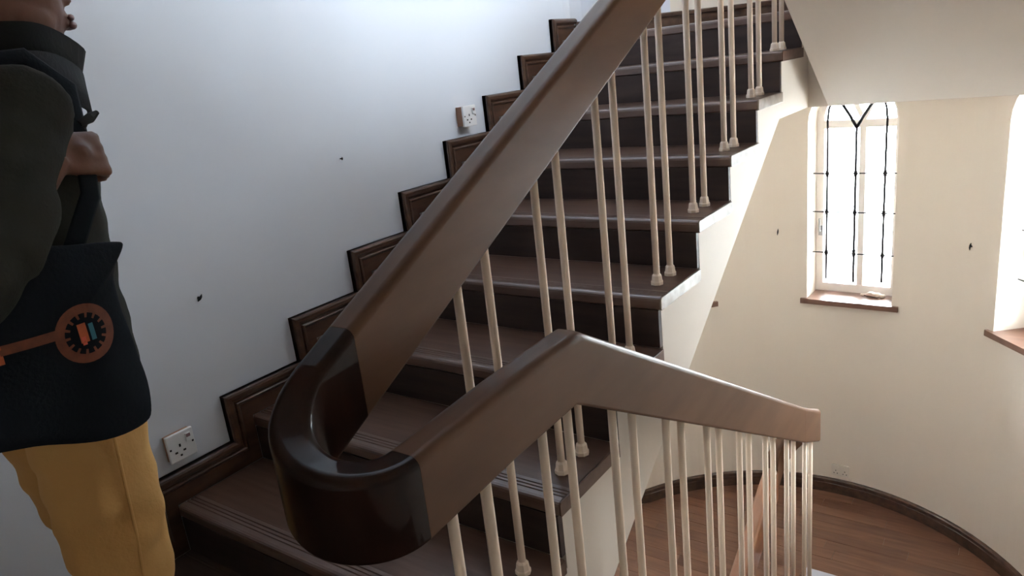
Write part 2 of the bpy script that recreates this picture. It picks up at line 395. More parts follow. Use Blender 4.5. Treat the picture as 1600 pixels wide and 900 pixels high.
def boards(parent, y0, y1, x0, x1, ztop, wd, mats, bay=True, gap=0.0015):
    y = y0; row = 0
    while y < y1-0.01:
        yb = min(y+wd, y1)
        a, b = x0, x1
        if bay and yb > CY:
            s = 1-((y-CY)/(EB-0.004))**2
            if y >= CY+EB-0.006: break
            s = math.sqrt(min(s,1))*(EA-0.004); a, b = max(x0, CX-s if y > 3.1 else x0), min(x1, CX+s)
        def lim(yy, s_):
            q = 1-(max(yy-CY,0)/(EB-0.004))**2
            if s_ < 0 and yy < 3.18: return left_wall_x(yy)+0.004
            return CX+s_*math.sqrt(max(q,0))*(EA-0.004)
        x = a - random.uniform(0, 0.5)
        while x < b-0.02:
            xe = x+random.uniform(0.65,1.0); xa, xb = max(x,a), min(xe,b)
            if b-xb < 0.05: xb = b; xe = b
            if xb-xa > 0.02:
                dz = random.uniform(-0.0006,0.0006)
                ys = [y+gap/2, (y+yb)/2, yb-gap/2]
                lo = [max(xa+gap/2, lim(q,-1)) if bay else xa+gap/2 for q in ys]; hi = [min(xb-gap/2, lim(q,1)) if bay else xb-gap/2 for q in ys]
                ok = [i for i in range(3) if hi[i]-lo[i] > 0.004 and (not bay or ys[i] < CY+EB-0.005)]
                if len(ok) > 1:
                    ol = [(lo[i],ys[i]) for i in ok]+[(hi[i],ys[i]) for i in reversed(ok)]; k = len(ol)
                    link('floor_board', mesh([(p,q,ztop-0.012) for p,q in ol]+[(p,q,ztop+dz) for p,q in ol], [tuple(range(k)),tuple(range(k,2*k))]+[(i,(i+1)%k,k+(i+1)%k,k+i) for i in range(k)]), random.choice(mats), parent)
            x = xe
        y = yb; row += 1
boards(low, YLOW, CY+EB, 0.0, XR-0.001, ZL, 0.085, [M_PLANK,M_PLANK,M_PLANK2])
boards(near, -0.66, 0.31, 0.0, XR-0.001, 0.0, 0.12, [M_DARKFLOOR], bay=False)
box('floor_board', (0.0,-1.7,-0.012), (XR-0.001,-0.661,0.0), M_DARKFLOOR, near)
box('floor_board', (XB-0.03,0.336,-0.05), (XR-0.001,YB,0.0), M_DARKFLOOR, near, 0.006)
box('floor_board', (0.0,0.3105,-0.012), (XR-0.001,0.335,0.0), M_DARKFLOOR, near)
struct(box('floor_4', (XB-0.0,0.335,-0.45), (XR,YB-0.02,-0.052), M_STRING))
boards(up_, 3.05, CY+EB, 0.0, XR-0.001, ZU, 0.12, [M_PLANK2,M_DARKFLOOR])
# slab of the landing above the near one
struct(box('ceiling_2', (-0.02,-1.7,2.62), (XR,0.32,2.97), M_STRING))

# ------------------------------------------------------------------ treads, risers
M_NOSE = mat('worn nosing wood', (0.115,0.066,0.050), 0.30, coat=0.5, spec=0.4, var=(0.165,0.102,0.080), scale=(0.6,7,7), nscale=7, coat_rough=0.14)
NW = 0.072
def nosing_poly(y0, y1, zt, th=0.042):
    """rounded front strip of a tread (front at y0) with three grooves"""
    s = 1 if y1 > y0 else -1
    p = [(y0+s*0.006,zt-th),(y0,zt-th+0.006),(y0,zt-0.013),(y0+s*0.002,zt-0.006),(y0+s*0.006,zt-0.002),(y0+s*0.013,zt)]
    for gcen in (0.030,0.043,0.056):
        p += [(y0+s*(gcen-0.0028),zt),(y0+s*(gcen-0.0012),zt-0.003),(y0+s*(gcen+0.0012),zt-0.003),(y0+s*(gcen+0.0028),zt)]
    return p+[(y0+s*NW,zt),(y0+s*NW,zt-th)]
def tread(y0, y1, zt, x0, x1, parent):
    s = 1 if y1 > y0 else -1; a, b = sorted((y0+s*(NW+0.0004), y1))
    box('tread', (x0,a,zt-0.042), (x1,b,zt), M_TREAD, parent)
    extrude_x('nosing', nosing_poly(y0, y1, zt), x0, x1, M_NOSE, parent)
# upper flight
st = thing('staircase', 'dark wooden upper flight of nine steps climbing along the white wall', 'staircase', (0.62,G,0))
soff = [(0.3355,-0.445),(2.58,1.047),(3.05,1.047)]
poly = [(0.3355,-0.012)]
for k in range(1, N+1):
    zt = k*R-0.043
    if k == 1: poly = [(k*G+0.0215+0.0, 0.001)]
    poly += [(k*G+0.0215,(k-1)*R-0.0425 if k > 1 else 0.001),(k*G+0.0215,zt)]
poly += [(3.049,N*R-0.043),(3.049,1.046),(2.585,1.046),(0.3365,-0.445),(0.3365,0.001)]
pp = []
for q in poly:
    if not pp or (abs(q[0]-pp[-1][0])+abs(q[1]-pp[-1][1])) > 1e-4: pp.append(q)
extrude_x('stringer', pp, -0.019, WID-0.012, M_STRING, st)
for k in range(1, N+1):
    y1 = (k+1)*G if k < N else 3.049
    tread(k*G, y1, k*R, 0.0005, WID-0.006, st)
    # worn end cap; middle treads carry window glare as mottled pale colour
    e = [(k*G+0.004,k*R-0.041),(k*G+0.001,k*R-0.036),(k*G+0.001,k*R-0.007),(k*G+0.005,k*R-0.001),((k+1)*G+0.0015 if k < N else 3.04,k*R-0.001),((k+1)*G+0.0015 if k < N else 3.04,k*R-0.041)]
    extrude_x('tread_end', e, WID-0.0055, WID, M_TIMBEREND if 3 < k < 8 else M_TREAD, st, 0.0012)
    extrude_x('riser', [(k*G+0.002,(k-1)*R+0.0005),(k*G+0.021,(k-1)*R+0.0005),(k*G+0.021,k*R-0.0425),(k*G+0.002,k*R-0.0425)], 0.0005, WID-0.0125, M_RISER, st)
# stepped skirting on the wall
A_, B_ = 0.092, 0.108
def skirting_step(k):
    ya, yb = k*G-A_, ((k+1)*G-A_ if k < N else 3.06); z0, z1 = (k-1)*R+B_, k*R+B_
    zt = k*R
    base = [(ya,zt-R+0.0005),(ya,z1),(yb,z1),(yb,zt+0.0005),(k*G+0.0015,zt+0.0005),(k*G+0.0015,zt-R+0.0005)]
    extrude_x('skirting_board', base, -0.0195, -0.0005, M_SKIRT, st)
    # mitred moulding round the front and upper edges: round cap, hollow, bead
    prof = [(0,-0.0195),(0,0.006),(0.003,0.011),(0.009,0.014),(0.018,0.014),(0.025,0.011),(0.029,0.006),(0.030,0.002),(0.036,0.001),(0.0375,0.006),(0.041,0.009),(0.046,0.008),(0.049,0.004),(0.051,0.001),(0.056,-0.0015),(0.056,-0.0195)]
    v = []; f = []; m = len(prof)
    for sec in range(3):
        for d, x in prof: v.append([(x,ya+d,z0-d),(x,ya+d,z1-d),(x,yb+d,z1-d)][sec])
    for sec in range(2):
        for q in range(m): f.append((sec*m+q,sec*m+(q+1)%m,(sec+1)*m+(q+1)%m,(sec+1)*m+q))
    f += [tuple(range(m)), tuple(2*m+q for q in range(m))[::-1]]
    link('skirting_moulding', mesh(v, f), M_SKIRT, st)
for k in range(1, N): skirting_step(k)
skirting_step(N)
struct(box('baseboard_left', (-0.0195,-1.7,0.0005), (-0.003,G-A_-0.0005,B_), M_SKIRT, None, 0.003))

# lower flight
sb = thing('staircase', 'dark wooden lower flight going down to the curved landing', 'staircase', (1.9,YB,-0.2))
for k in range(1, N):
    yn = YB+GB*k; z = -R*k
    tread(yn, yn-GB, z, XB-0.008, XR-0.001, sb)
for k in range(1, N+1):
    yn = YB+GB*(k-1)
    extrude_x('riser', [(yn-0.021,-R*k+0.0005),(yn-0.002,-R*k+0.0005),(yn-0.002,-R*(k-1)-0.0425),(yn-0.021,-R*(k-1)-0.0425)], XB+0.001, XR-0.001, M_RISER, sb)
poly = [(YB-0.0215,-0.0425-0.012)]
pb = [(0.3365,-0.451),(YB-0.0215,-0.451)]
pb = [(YB-0.0215,-0.46)]
for k in range(1, N):
    pb += [(YB+GB*(k-1)-0.0215,-R*k-0.0425),(YB+GB*k-0.0215,-R*k-0.0425)]
yl = YB+GB*(N-1)-0.0215
pb += [(yl,ZL+0.0005),(yl-0.30,ZL+0.0005-0.4)] if False else [(yl,ZL+0.001),(YLOW-0.003,ZL+0.001),(YLOW-0.003,ZL-0.3)]
pb[0] = (YB-0.0215,-0.46)
extrude_x('stringer', pb, XB, XR-0.001, M_STRING, sb)

# flight below the lower landing
sc_ = thing('staircase', 'hidden flight dropping below the upper flight from the curved landing', 'staircase', (0.62,YLOW,ZL))
for k in range(1, 7):
    y = YLOW-0.004-G*(k-1); z = ZL-R*k
    tread(y-G-0.02, y, z, 0.0005, WID-0.004, sc_)
    extrude_x('riser', [(y-0.02,z+0.0005),(y-0.001,z+0.0005),(y-0.001,z+R-0.043),(y-0.02,z+R-0.043)], 0.0005, WID-0.012, M_RISER, sc_)
box('nosing', (0.0005,YLOW-0.028,ZL-0.042), (WID-0.004,YLOW-0.0005,ZL+0.0005), M_TREAD, sc_, 0.006)

# flight overhead with its sloping soffit
sd = thing('staircase', 'overhead flight with sloping cream soffit above the lower flight', 'staircase', (1.9,2.8,ZU))
XD = 1.322; YD = 3.049; SD = 0.646
pd = [(YD,1.046),(YD,ZU-0.012)]
for k in range(1, N):
    y = 2.86-0.295*(k-1); pd += [(y,ZU+R*(k-1)-(0.012 if k == 1 else 0)),(y,ZU+R*k)]
pd += [(0.325,ZU+R*8),(0.325,min(2.97,1.046+SD*(YD-0.325)))]
extrude_x('soffit_slab', pd, XD, XR-0.001, M_STRING, sd)

# the next flight up, over the upper flight: stepped slab with its sloping soffit
se = thing('staircase', 'next flight up, out of view above the upper flight', 'staircase', (0.62,0.33,2.97))
pe = [(0.33,2.969),(0.33,2.525)]
pe += [(2.585,min(4.02,2.525+0.665*2.255)),(3.049,4.02),(3.049,2.97+R*8)]
for k in range(8, 0, -1):
    pe += [(k*G+G*0.4,2.97+R*k),(k*G+G*0.4,2.97+R*(k-1)-(0.001 if k == 1 else 0))]
extrude_x('soffit_slab', pe, -0.019, WID-0.012, M_WHITE, se)

# curved and straight baseboards
def curved_board(name, z, t0, t1, h=0.095):
    n = 48; v = []; f = []
    prof = [(-0.0005,0.0),(-0.016,0.0),(-0.016,h*0.62),(-0.012,h*0.66),(-0.012,h*0.70),(-0.022,h*0.76),(-0.022,h*0.93),(-0.014,h),(-0.0005,h)]
    m = len(prof)
    for i in range(n+1):
        t = t0+(t1-t0)*i/n
        for off, dz in prof:
            x, y = ellp(t, off); v.append((x,y,z+dz))
    for i in range(n):
        for k in range(m): f.append((i*m+k,i*m+(k+1)%m,(i+1)*m+(k+1)%m,(i+1)*m+k))
    f += [tuple(range(m)), tuple(n*m+k for k in range(m))[::-1]]
    return struct(link(name, mesh(v, f), M_SKIRT))
curved_board('baseboard_bay', ZL+0.001, -PI/2, PI/2, 0.10)
curved_board('baseboard_bay_2', ZU+0.001, -math.acos(0.44), math.acos(0.44), 0.088)

# ------------------------------------------------------------------ balustrade
XA_ = 1.172; XL = 1.365; RW = 0.035; Y0 = 0.042
SA, SB_ = R/G, 0.56
def crownA(y): return 0.91+SA*y
RC = (XL-XA_)/2; XM = (XA_+XL)/2
LV = crownA(Y0)-0.25*SA*PI*RC*2*0.5*1.0+0.0
LEVEL = 0.838; LT = 0.815; APEX = 0.565; BEND = 2.62
def crownB(y):
    if y < 0.40:
        q = min(max((y-0.05)/0.35, 0), 1); return LT+(LEVEL-LT)*q
    return crownB_(y)
def crownB_(y): return LEVEL if y < APEX else LEVEL-SB_*(y-APEX)
PROF = []
def rail_profile():
    p = []; top = 0.018; bot = 0.006
    for c, a0, r in (((RW-top),0,top),(-(RW-top),90,top)):
        for i in range(6):
            a = math.radians(a0+90*i/5); p.append((c+r*math.cos(a), 1, -r+r*math.sin(a)))
    for c, a0, r in ((-(RW-bot),180,bot),((RW-bot),270,bot)):
        for i in range(3):
            a = math.radians(a0+90*i/2); p.append((c+r*math.cos(a), 0, r+r*math.sin(a)))
    q = []
    for i, e in enumerate(p):          # loops just beside each rounding keep the flat sides flat
        q.append(e)
        nx = p[(i+1)%len(p)]
        if e[1] != nx[1]:
            q.append((e[0], e[1], e[2]+(0.0015 if e[1] == 0 else -0.0015))); q.append((nx[0], nx[1], nx[2]+(0.0015 if nx[1] == 0 else -0.0015)))
        elif abs(e[0]-nx[0]) > 0.02:
            d = 0.0015 if nx[0] > e[0] else -0.0015
            q.append((e[0]+d, e[1], e[2])); q.append((nx[0]-d, nx[1], nx[2]))
    return q      # (lateral, which end 1 top 0 bottom, offset)
PROF = rail_profile()
def sweep_rail(name, pts, m, parent, depth0=0.150):
    """pts: (x,y,zcrown,slope) centre line; vertical section, flat sides"""
    v = []; f = []; n = len(PROF)
    for i,(x,y,z,sl) in enumerate(pts):
        x0,y0 = pts[max(i-1,0)][:2]; x1,y1 = pts[min(i+1,len(pts)-1)][:2]
        h = Vector((x1-x0,y1-y0,0)); h.normalize(); lat = Vector((h.y,-h.x,0))
        dep = depth0*math.sqrt(1+sl*sl)
        for u, e, off in PROF:
            v.append(Vector((x,y,z if e else z-dep))+lat*u+Vector((0,0,off)))
    for i in range(len(pts)-1):
        for k in range(n): f.append((i*n+k,i*n+(k+1)%n,(i+1)*n+(k+1)%n,(i+1)*n+k))
    f += [tuple(range(n)), tuple((len(pts)-1)*n+k for k in range(n))[::-1]]
    o = link(name, mesh(v, f), m, parent)
    me = o.data
    for p in me.polygons: p.use_smooth = len(p.vertices) == 4
    me.set_sharp_from_angle(angle=math.radians(40))
    return o
ba = thing('stair_balustrade', 'thick varnished brown handrail turning back on itself above thin cream balusters', 'banister', (1.27,1.2,0))
sweep_rail('handrail', [(XA_,y,crownA(y),SA) for y in (3.12,2.4,1.6,0.8,0.131)], M_RAIL, ba)
wr = []
zs0 = crownA(0.055)
for i in range(0, 29):
    a = PI*i/28
    x = XM-RC*math.cos(a); y = Y0-RC*math.sin(a)
    s = i/28.0
    wr.append((x,y,crownA(Y0)+(LT-crownA(Y0))*(1-(1-s)**2),SA*(1-s)))
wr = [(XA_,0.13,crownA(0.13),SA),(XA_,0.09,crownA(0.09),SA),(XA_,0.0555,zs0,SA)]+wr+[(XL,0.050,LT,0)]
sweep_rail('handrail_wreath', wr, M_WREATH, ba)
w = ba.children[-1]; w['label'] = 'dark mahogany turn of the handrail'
sweep_rail('handrail', [(XL,y,crownB(y),0) for y in (0.0505,0.08,0.11,0.14,0.18,0.22,0.3,APEX-0.039)]+[(XL,APEX,LEVEL,SB_)]+[(XL,y,crownB(y),SB_) for y in (APEX+0.03,1.0,1.7,2.36)], M_RAIL, ba)
zc = lambda y: -0.655+0.50*(y-2.637)
er = [(XL,2.361,crownB(2.361),SB_),(XL,BEND,crownB(BEND)+0.01,0.4)]
ze = crownB(BEND)+0.01
for i in range(1, 15):
    a = PI*i/14; er.append((XM+RC*math.cos(a), BEND+RC*math.sin(a), ze-(ze-zc(2.66))*(i/14)**1.5, 0.45))
sweep_rail('handrail_wreath', er, M_RAIL, ba)
# drop and lowest rail
sweep_rail('handrail', [(XA_,y,zc(y),0.5) for y in (2.619,2.2,1.6,0.9)], M_REDRAIL, ba)
def baluster(x, y, zf, zt):
    g = Geo(); g.tube([(x,y,zf+0.02),(x,y,zt)], 0.0105, 10); b = g.build('baluster', M_BAL, ba, True)
    g = Geo(); g.tube([(x,y,zf+0.0005),(x,y,zf+0.010),(x,y,zf+0.013),(x,y,zf+0.030),(x,y,zf+0.036)], [0.0205,0.0205,0.018,0.0155,0.0108], 8); g.build('collar', M_BAL, b)
for k in range(1, N):
    for d in (0.13, 0.236):
        y = k*G+d; baluster(XA_, y, k*R, crownA(y)-0.150)
for k in range(0, N):
    for d in (-0.30, -0.20):
        y = YB+GB*k+d; baluster(XL, y, -k*R, crownB(y)-0.140-(0.02 if y > APEX else 0))
for k in range(1, 6):
    for d in (0.09, 0.19):
        y = YLOW-G*k+d; baluster(XA_, y, ZL-k*R, zc(y)-0.150)

# ------------------------------------------------------------------ sockets, wall hooks
def socket(y0, z0, label, boxd):
    s = 0.092; x = -0.0195
    t = thing('socket_outlet', label, 'socket', (x, y0+s/2, z0+s/2))
    box('back_box', (x,y0+0.004,z0+0.004), (x+boxd,y0+s-0.004,z0+s-0.004), M_TAN, t)
    pl = box('face_plate', (x+boxd,y0,z0), (x+boxd+0.011,y0+s,z0+s), M_PLASTIC, t, 0.003)
    fx = x+boxd+0.011
    sw = box('switch', (fx-0.001,y0+0.062,z0+0.052), (fx+0.005,y0+0.080,z0+0.080), M_PLASTIC, t, 0.002)
    box('switch_mark', (fx+0.0045,y0+0.064,z0+0.067), (fx+0.0056,y0+0.078,z0+0.078), M_SWITCHRED, sw)
    for (a,b,w_,h_) in ((0.040,0.050,0.006,0.010),(0.024,0.030,0.009,0.006),(0.052,0.030,0.009,0.006),(0.038,0.017,0.007,0.006),(0.084,0.046,0.006,0.006),(0.008,0.046,0.006,0.006)):
        box('pin_hole', (fx-0.002,y0+a-w_/2,z0+b-h_/2), (fx+0.0006,y0+a+w_/2,z0+b+h_/2), M_HOLE, pl)
socket(0.336, 0.306, 'white switched socket just above the dark skirting beside the first step', 0.016)
socket(1.972, 1.142, 'white switched socket on a tan back box, higher up the wall by the upper steps', 0.034)
t_ = math.radians(0.8); o_, u_, n_ = win_frame(t_)
def wp(a, z, d): return o_+u_*a+n_*d+Vector((0,0,z))
def wbox(name, a0, a1, z0, z1, d0, d1, m, parent):
    v = [wp(a0,z0,d0),wp(a1,z0,d0),wp(a1,z1,d0),wp(a0,z1,d0),wp(a0,z0,d1),wp(a1,z0,d1),wp(a1,z1,d1),wp(a0,z1,d1)]
    return link(name, mesh(v, [(0,3,2,1),(4,5,6,7),(0,1,5,4),(1,2,6,5),(2,3,7,6),(3,0,4,7)]), m, parent)
tp = thing('socket_outlet', 'cream double socket plate low on the curved wall above the baseboard', 'socket', wp(0,-1.315,0))
wbox('back_box', -0.05,0.05,-1.352,-1.278,-0.008,0.001,M_CPLASTIC,tp)
pl = wbox('face_plate', -0.053,0.053,-1.355,-1.275,-0.013,-0.008,M_CPLASTIC,tp)
for s in (-1, 1):
    wbox('switch', s*0.018-0.006,s*0.018+0.006,-1.302,-1.284,-0.017,-0.013,M_CPLASTIC,tp)
    for a, b in ((0,0.012),(-0.010,-0.006),(0.010,-0.006)):
        wbox('pin_hole', s*0.027+a-0.003,s*0.027+a+0.003,-1.330+b-0.003,-1.330+b+0.003,-0.0136,-0.012,M_HOLE,pl)
def hook(p, n, side, up, label, ln, tilt, sc=1.0):
    p = Vector(p); n = Vector(n).normalized(); upv = Vector((0,0,1)); s = Vector(side)
    d = (upv*math.cos(tilt)+s*math.sin(tilt)).normalized()
    g = Geo(); g.tube([p-n*0.004, p+n*0.010], 0.0045*sc, 8, ref=tuple(upv)); 
    g.tube([p+n*0.008-d*ln, p+n*0.011-d*ln*0.3, p+n*0.011+d*ln*0.3, p+n*0.008+d*ln], [0.0012,0.0042*sc,0.0042*sc,0.0012], 8, ref=tuple(n))
    o = g.build('wall_hook', M_IRON, None, True); o['label'] = label; o['category'] = 'hook'
hook((-0.02,0.568,0.782), (1,0,0), (0,1,0), 1, 'small dark hook slanting on the white wall, above the lower socket', 0.013, 0.75)
hook((-0.02,1.257,1.117), (1,0,0), (0,1,0), 1, 'tiny dark hook high on the white wall, left of the upper socket', 0.006, 0.1, 0.55)
for (x,y,z,lab) in ((0.881,3.772,0.255,'small dark hook on the curved wall left of the middle window'),(1.892,3.625,0.25,'small dark hook on the curved wall between the two windows')):
    tt = math.atan2((x-CX)/EA,(y-CY)/EB); oo, uu, nn = win_frame(tt)
    hook((oo.x,oo.y,z), tuple(-nn), tuple(uu), 1, lab, 0.020, 0.12)

# crumpled paper on the sill of the middle window
oo, uu, nn = win_frame(WIN_T[0])
g = Geo(); c = oo+uu*0.10+nn*0.10+Vector((0,0,WB+0.016))
for dx, dz, r in ((-0.05,-0.006,0.009),(-0.02,-0.002,0.010),(0.0,0.004,0.015),(0.03,0.0,0.016),(0.06,-0.004,0.012)):
    g.ball(c+uu*dx+Vector((0,0,dz)), (r*1.6,r*1.3,r), 8, 6)
o = fuse(g, 'paper_scrap', M_PAPER, None, 0.004, 1, lambda p: 0.003*noise.noise(p*120))
o['label'] = 'crumpled paper scrap lying on the middle window sill'; o['category'] = 'paper'

o = box('pale_patch', (XB+0.01,YB+GB*8-0.25,-R*8+0.0008), (XB+0.30,YB+GB*8-0.004,-R*8+0.003), M_SHEET)  # thin sheet added for a pale bluish patch on the tread
o['label'] = 'pale blue-white patch on the last tread behind the balusters'; o['category'] = 'sheet'
# ------------------------------------------------------------------ the man on the landing
PX = 0.62
man = thing('person', 'person in dark olive jacket and tan trousers, seen from the side', 'person', (PX,-0.12,0))
g = Geo()
# trunk and neck
g.tube([(PX,-0.115,0.84),(PX,-0.115,0.94),(PX,-0.115,1.08),(PX,-0.12,1.25),(PX,-0.12,1.38),(PX,-0.105,1.44)], [(0.15,0.09),(0.155,0.1),(0.14,0.095),(0.165,0.105),(0.175,0.095),(0.08,0.065)], 16, ref=(0,1,0))
g.tube([(PX,-0.105,1.40),(PX,-0.065,1.50),(PX,-0.04,1.58)], [0.064,0.058,0.060], 14, ref=(0,1,0))
HC = Vector((PX,-0.02,1.625))
g.ball(HC+Vector((0,-0.012,0.02)), (0.076,0.098,0.096), 20, 14)      # skull
g.ball(HC+Vector((0,0.030,-0.045)), (0.060,0.060,0.078), 18, 12)     # face
g.ball(HC+Vector((0,0.052,-0.098)), (0.034,0.030,0.022), 14, 8)      # chin
for s in (-1, 1):
    g.ball(HC+Vector((s*0.042,0.012,-0.075)), (0.026,0.045,0.035), 12, 8)   # jaw
    g.ball(HC+Vector((s*0.036,0.060,-0.022)), (0.022,0.020,0.016), 12, 8)   # cheek
    g.ball(HC+Vector((s*0.030,0.070,0.018)), (0.026,0.014,0.008), 12, 8)    # brow
    g.ball(HC+Vector((s*0.078,-0.008,-0.015)), (0.008,0.020,0.032), 12, 8)  # ear
    g.ball(HC+Vector((s*0.011,0.098,-0.038)), (0.010,0.012,0.009), 10, 6)   # nostril wing
g.tube([HC+Vector((0,0.072,0.012)), HC+Vector((0,0.092,-0.015)), HC+Vector((0,0.106,-0.036))], [0.009,0.010,0.013], 10, ref=(1,0,0))
g.ball(HC+Vector((0,0.086,-0.066)), (0.026,0.016,0.008), 12, 8)
g.ball(HC+Vector((0,0.083,-0.081)), (0.024,0.016,0.008), 12, 8)
# arms
RSH, REL, RWR = Vector((0.795,-0.125,1.395)), Vector((0.895,-0.305,1.165)), Vector((0.836,-0.108,1.322))
LSH, LEL, LWR = Vector((0.445,-0.125,1.395)), Vector((0.395,-0.16,1.11)), Vector((0.405,-0.06,0.88))
g.tube([(0.70,-0.12,1.39),RSH,RSH.lerp(REL,0.5),REL,REL.lerp(RWR,0.35),RWR], [0.06,0.056,0.048,0.042,0.042,0.030], 12, ref=(0.3,1,0.2))
g.tube([(0.54,-0.12,1.39),LSH,LSH.lerp(LEL,0.5),LEL,LEL.lerp(LWR,0.35),LWR], [0.06,0.056,0.048,0.042,0.042,0.030], 12, ref=(0,1,0.2))
# legs
RK, RAN = Vector((0.712,-0.135,0.49)), Vector((0.715,-0.20,0.09))
LK, LAN = Vector((0.535,-0.085,0.50)), Vector((0.535,-0.08,0.09))
RHIP, LHIP = Vector((0.70,-0.125,0.88)), Vector((0.54,-0.13,0.88))
for h_, k_, a_ in ((RHIP,RK,RAN),(LHIP,LK,LAN)):
    g.tube([h_,h_.lerp(k_,0.5),k_,k_.lerp(a_,0.35),a_,a_-Vector((0,0,0.04))], [0.085,0.072,0.055,0.054,0.036,0.036], 12, ref=(0,1,0))
# hands: palm, four unequal bent fingers, thumb
def hand(g, wrist, fwd, palm_n, across, curl, nails):
    """fwd: wrist to knuckles; palm_n: the way the palm faces; across: towards the thumb side"""
    fwd, palm_n, across = fwd.normalized(), palm_n.normalized(), across.normalized()
    kn = wrist+fwd*0.085
    for i in range(4):
        o = across*(0.030-0.020*i)
        g.tube([wrist+o*0.55, wrist+fwd*0.045+o*0.9, kn+o], [0.014,0.0135,0.0112], 10, ref=tuple(palm_n))
    g.ball(wrist+fwd*0.045, (0.022,0.022,0.022), 12, 8)
    lens = (0.040,0.045,0.042,0.033)
    for i in range(4):
        o = across*(0.031-0.0205*i); p = kn+o; ang = 0; L = lens[i]; pts = [p-fwd*0.01, p]; d = fwd
        for j, fl in enumerate((1.0,0.68,0.55)):
            ang += curl[j]; d = fwd*math.cos(ang)+palm_n*math.sin(ang); p = p+d*L*fl; pts.append(p)
        g.tube(pts, [0.0105,0.0108,0.0098,0.0088,0.0068], 10, ref=tuple(across))
        back = (-fwd*math.sin(ang)*-1) if False else (fwd*math.sin(ang)-palm_n*math.cos(ang))
        nails.append((p-d*0.008+back*0.0065, d, back))
    b = wrist+fwd*0.020+across*0.026+palm_n*0.006
    d1 = (fwd*0.75+across*0.55+palm_n*0.45).normalized(); d2 = (fwd*0.80-across*0.15+palm_n*0.55).normalized()
    p1 = b+d1*0.040; p2 = p1+d2*0.030; p3 = p2+(d2*0.9-across*0.35).normalized()*0.024
    g.tube([b,p1,p2,p3], [0.0150,0.0125,0.0108,0.0078], 10, ref=tuple(palm_n))
    nails.append((p3-d2*0.006+across*0.006, d2, across))
nails = []
hand(g, RWR, Vector((-0.16,0.96,-0.10)), Vector((-0.85,-0.20,-0.35)), Vector((-0.35,0.05,0.93)), (1.25,1.5,0.9), nails)
hand(g, LWR, Vector((0.05,0.12,-1.0)), Vector((0.95,-0.1,0.05)), Vector((0.1,0.98,0.1)), (0.25,0.35,0.25), nails)
body = fuse(g, 'body', M_SKIN, man, 0.0062, 3)
gn = Geo()
for p, d, b in nails:
    d = Vector(d).normalized(); b = Vector(b).normalized(); s = d.cross(b)
    rot = Matrix((s, d, b)).transposed()
    gn.ball(p, (0.0048,0.0062,0.0018), 8, 6, rot)
gn.build('finger_nails', M_NAIL, body, True)
for s in (-1, 1):
    g = Geo(); g.ball(HC+Vector((s*0.031,0.0665,0.002)), 0.0115, 12, 8); e = g.build('eye', M_EYE, man, True)
    g = Geo(); g.ball(HC+Vector((s*0.031,0.0745,0.002)), 0.0052, 10, 6); g.build('iris', M_PUPIL, e, True)
    g = Geo(); g.tube([HC+Vector((s*0.014,0.086,0.022)),HC+Vector((s*0.032,0.083,0.027)),HC+Vector((s*0.050,0.070,0.021))], [0.002,0.0034,0.002], 8); g.build('eyebrow', M_HAIR, man, True)
g = Geo()
for dz, rr in ((-0.0665,0.0065),(-0.0805,0.0075)):
    g.tube([HC+Vector((-0.024,0.090,dz-0.002)),HC+Vector((-0.010,0.100,dz)),HC+Vector((0.010,0.100,dz)),HC+Vector((0.024,0.090,dz-0.002))], [0.003,rr,rr,0.003], 10)
g.build('lips', M_LIP, man, True)
g = Geo()   # short hair cap
v = []; f = []; nn_, mm_ = 24, 10
for i in range(mm_+1):
    for k in range(nn_):
        ph = 2*PI*k/nn_; front = math.sin(ph)
        thm = 1.92-0.62*max(0, front)-0.12*abs(math.cos(ph))
        th = thm*i/mm_
        v.append(HC+Vector((0,-0.014,0.022))+Vector((0.081*math.sin(th)*math.cos(ph), 0.103*math.sin(th)*math.sin(ph), 0.101*math.cos(th))))
for i in range(mm_):
    for k in range(nn_): f.append((i*nn_+k,(i+1)*nn_+k,(i+1)*nn_+(k+1)%nn_,i*nn_+(k+1)%nn_))
g.add(v, f); g.build('hair', M_HAIR, man, True)

def folds(amp, sc):
    return lambda p: amp*(noise.noise(Vector((p.x*sc, p.y*sc, p.z*sc*1.6)))+0.5*noise.noise(p*sc*2.3))
# jacket
g = Geo()
g.tube([(PX,-0.12,0.86),(PX,-0.12,0.96),(PX,-0.12,1.10),(PX,-0.12,1.26),(PX,-0.12,1.38),(PX,-0.10,1.455)], [(0.195,0.135),(0.195,0.135),(0.19,0.14),(0.20,0.152),(0.195,0.152),(0.11,0.11)], 20, ref=(0,1,0))
g.tube([(0.68,-0.12,1.375),RSH,RSH.lerp(REL,0.5),REL,REL.lerp(RWR,0.25),REL.lerp(RWR,0.5),REL.lerp(RWR,0.74)], [0.084,0.086,0.082,0.078,0.080,0.070,0.050], 14, ref=(0.3,1,0.2))
g.ball(REL, 0.078)
g.tube([(0.56,-0.12,1.375),LSH,LSH.lerp(LEL,0.5),LEL,LEL.lerp(LWR,0.5),LEL.lerp(LWR,0.95)], [0.080,0.080,0.070,0.062,0.054,0.046], 14, ref=(0,1,0.2))
g.ball(LEL, 0.062)
jk = fuse(g, 'jacket', M_OLIVE, man, 0.010, 5, folds(0.006, 11))
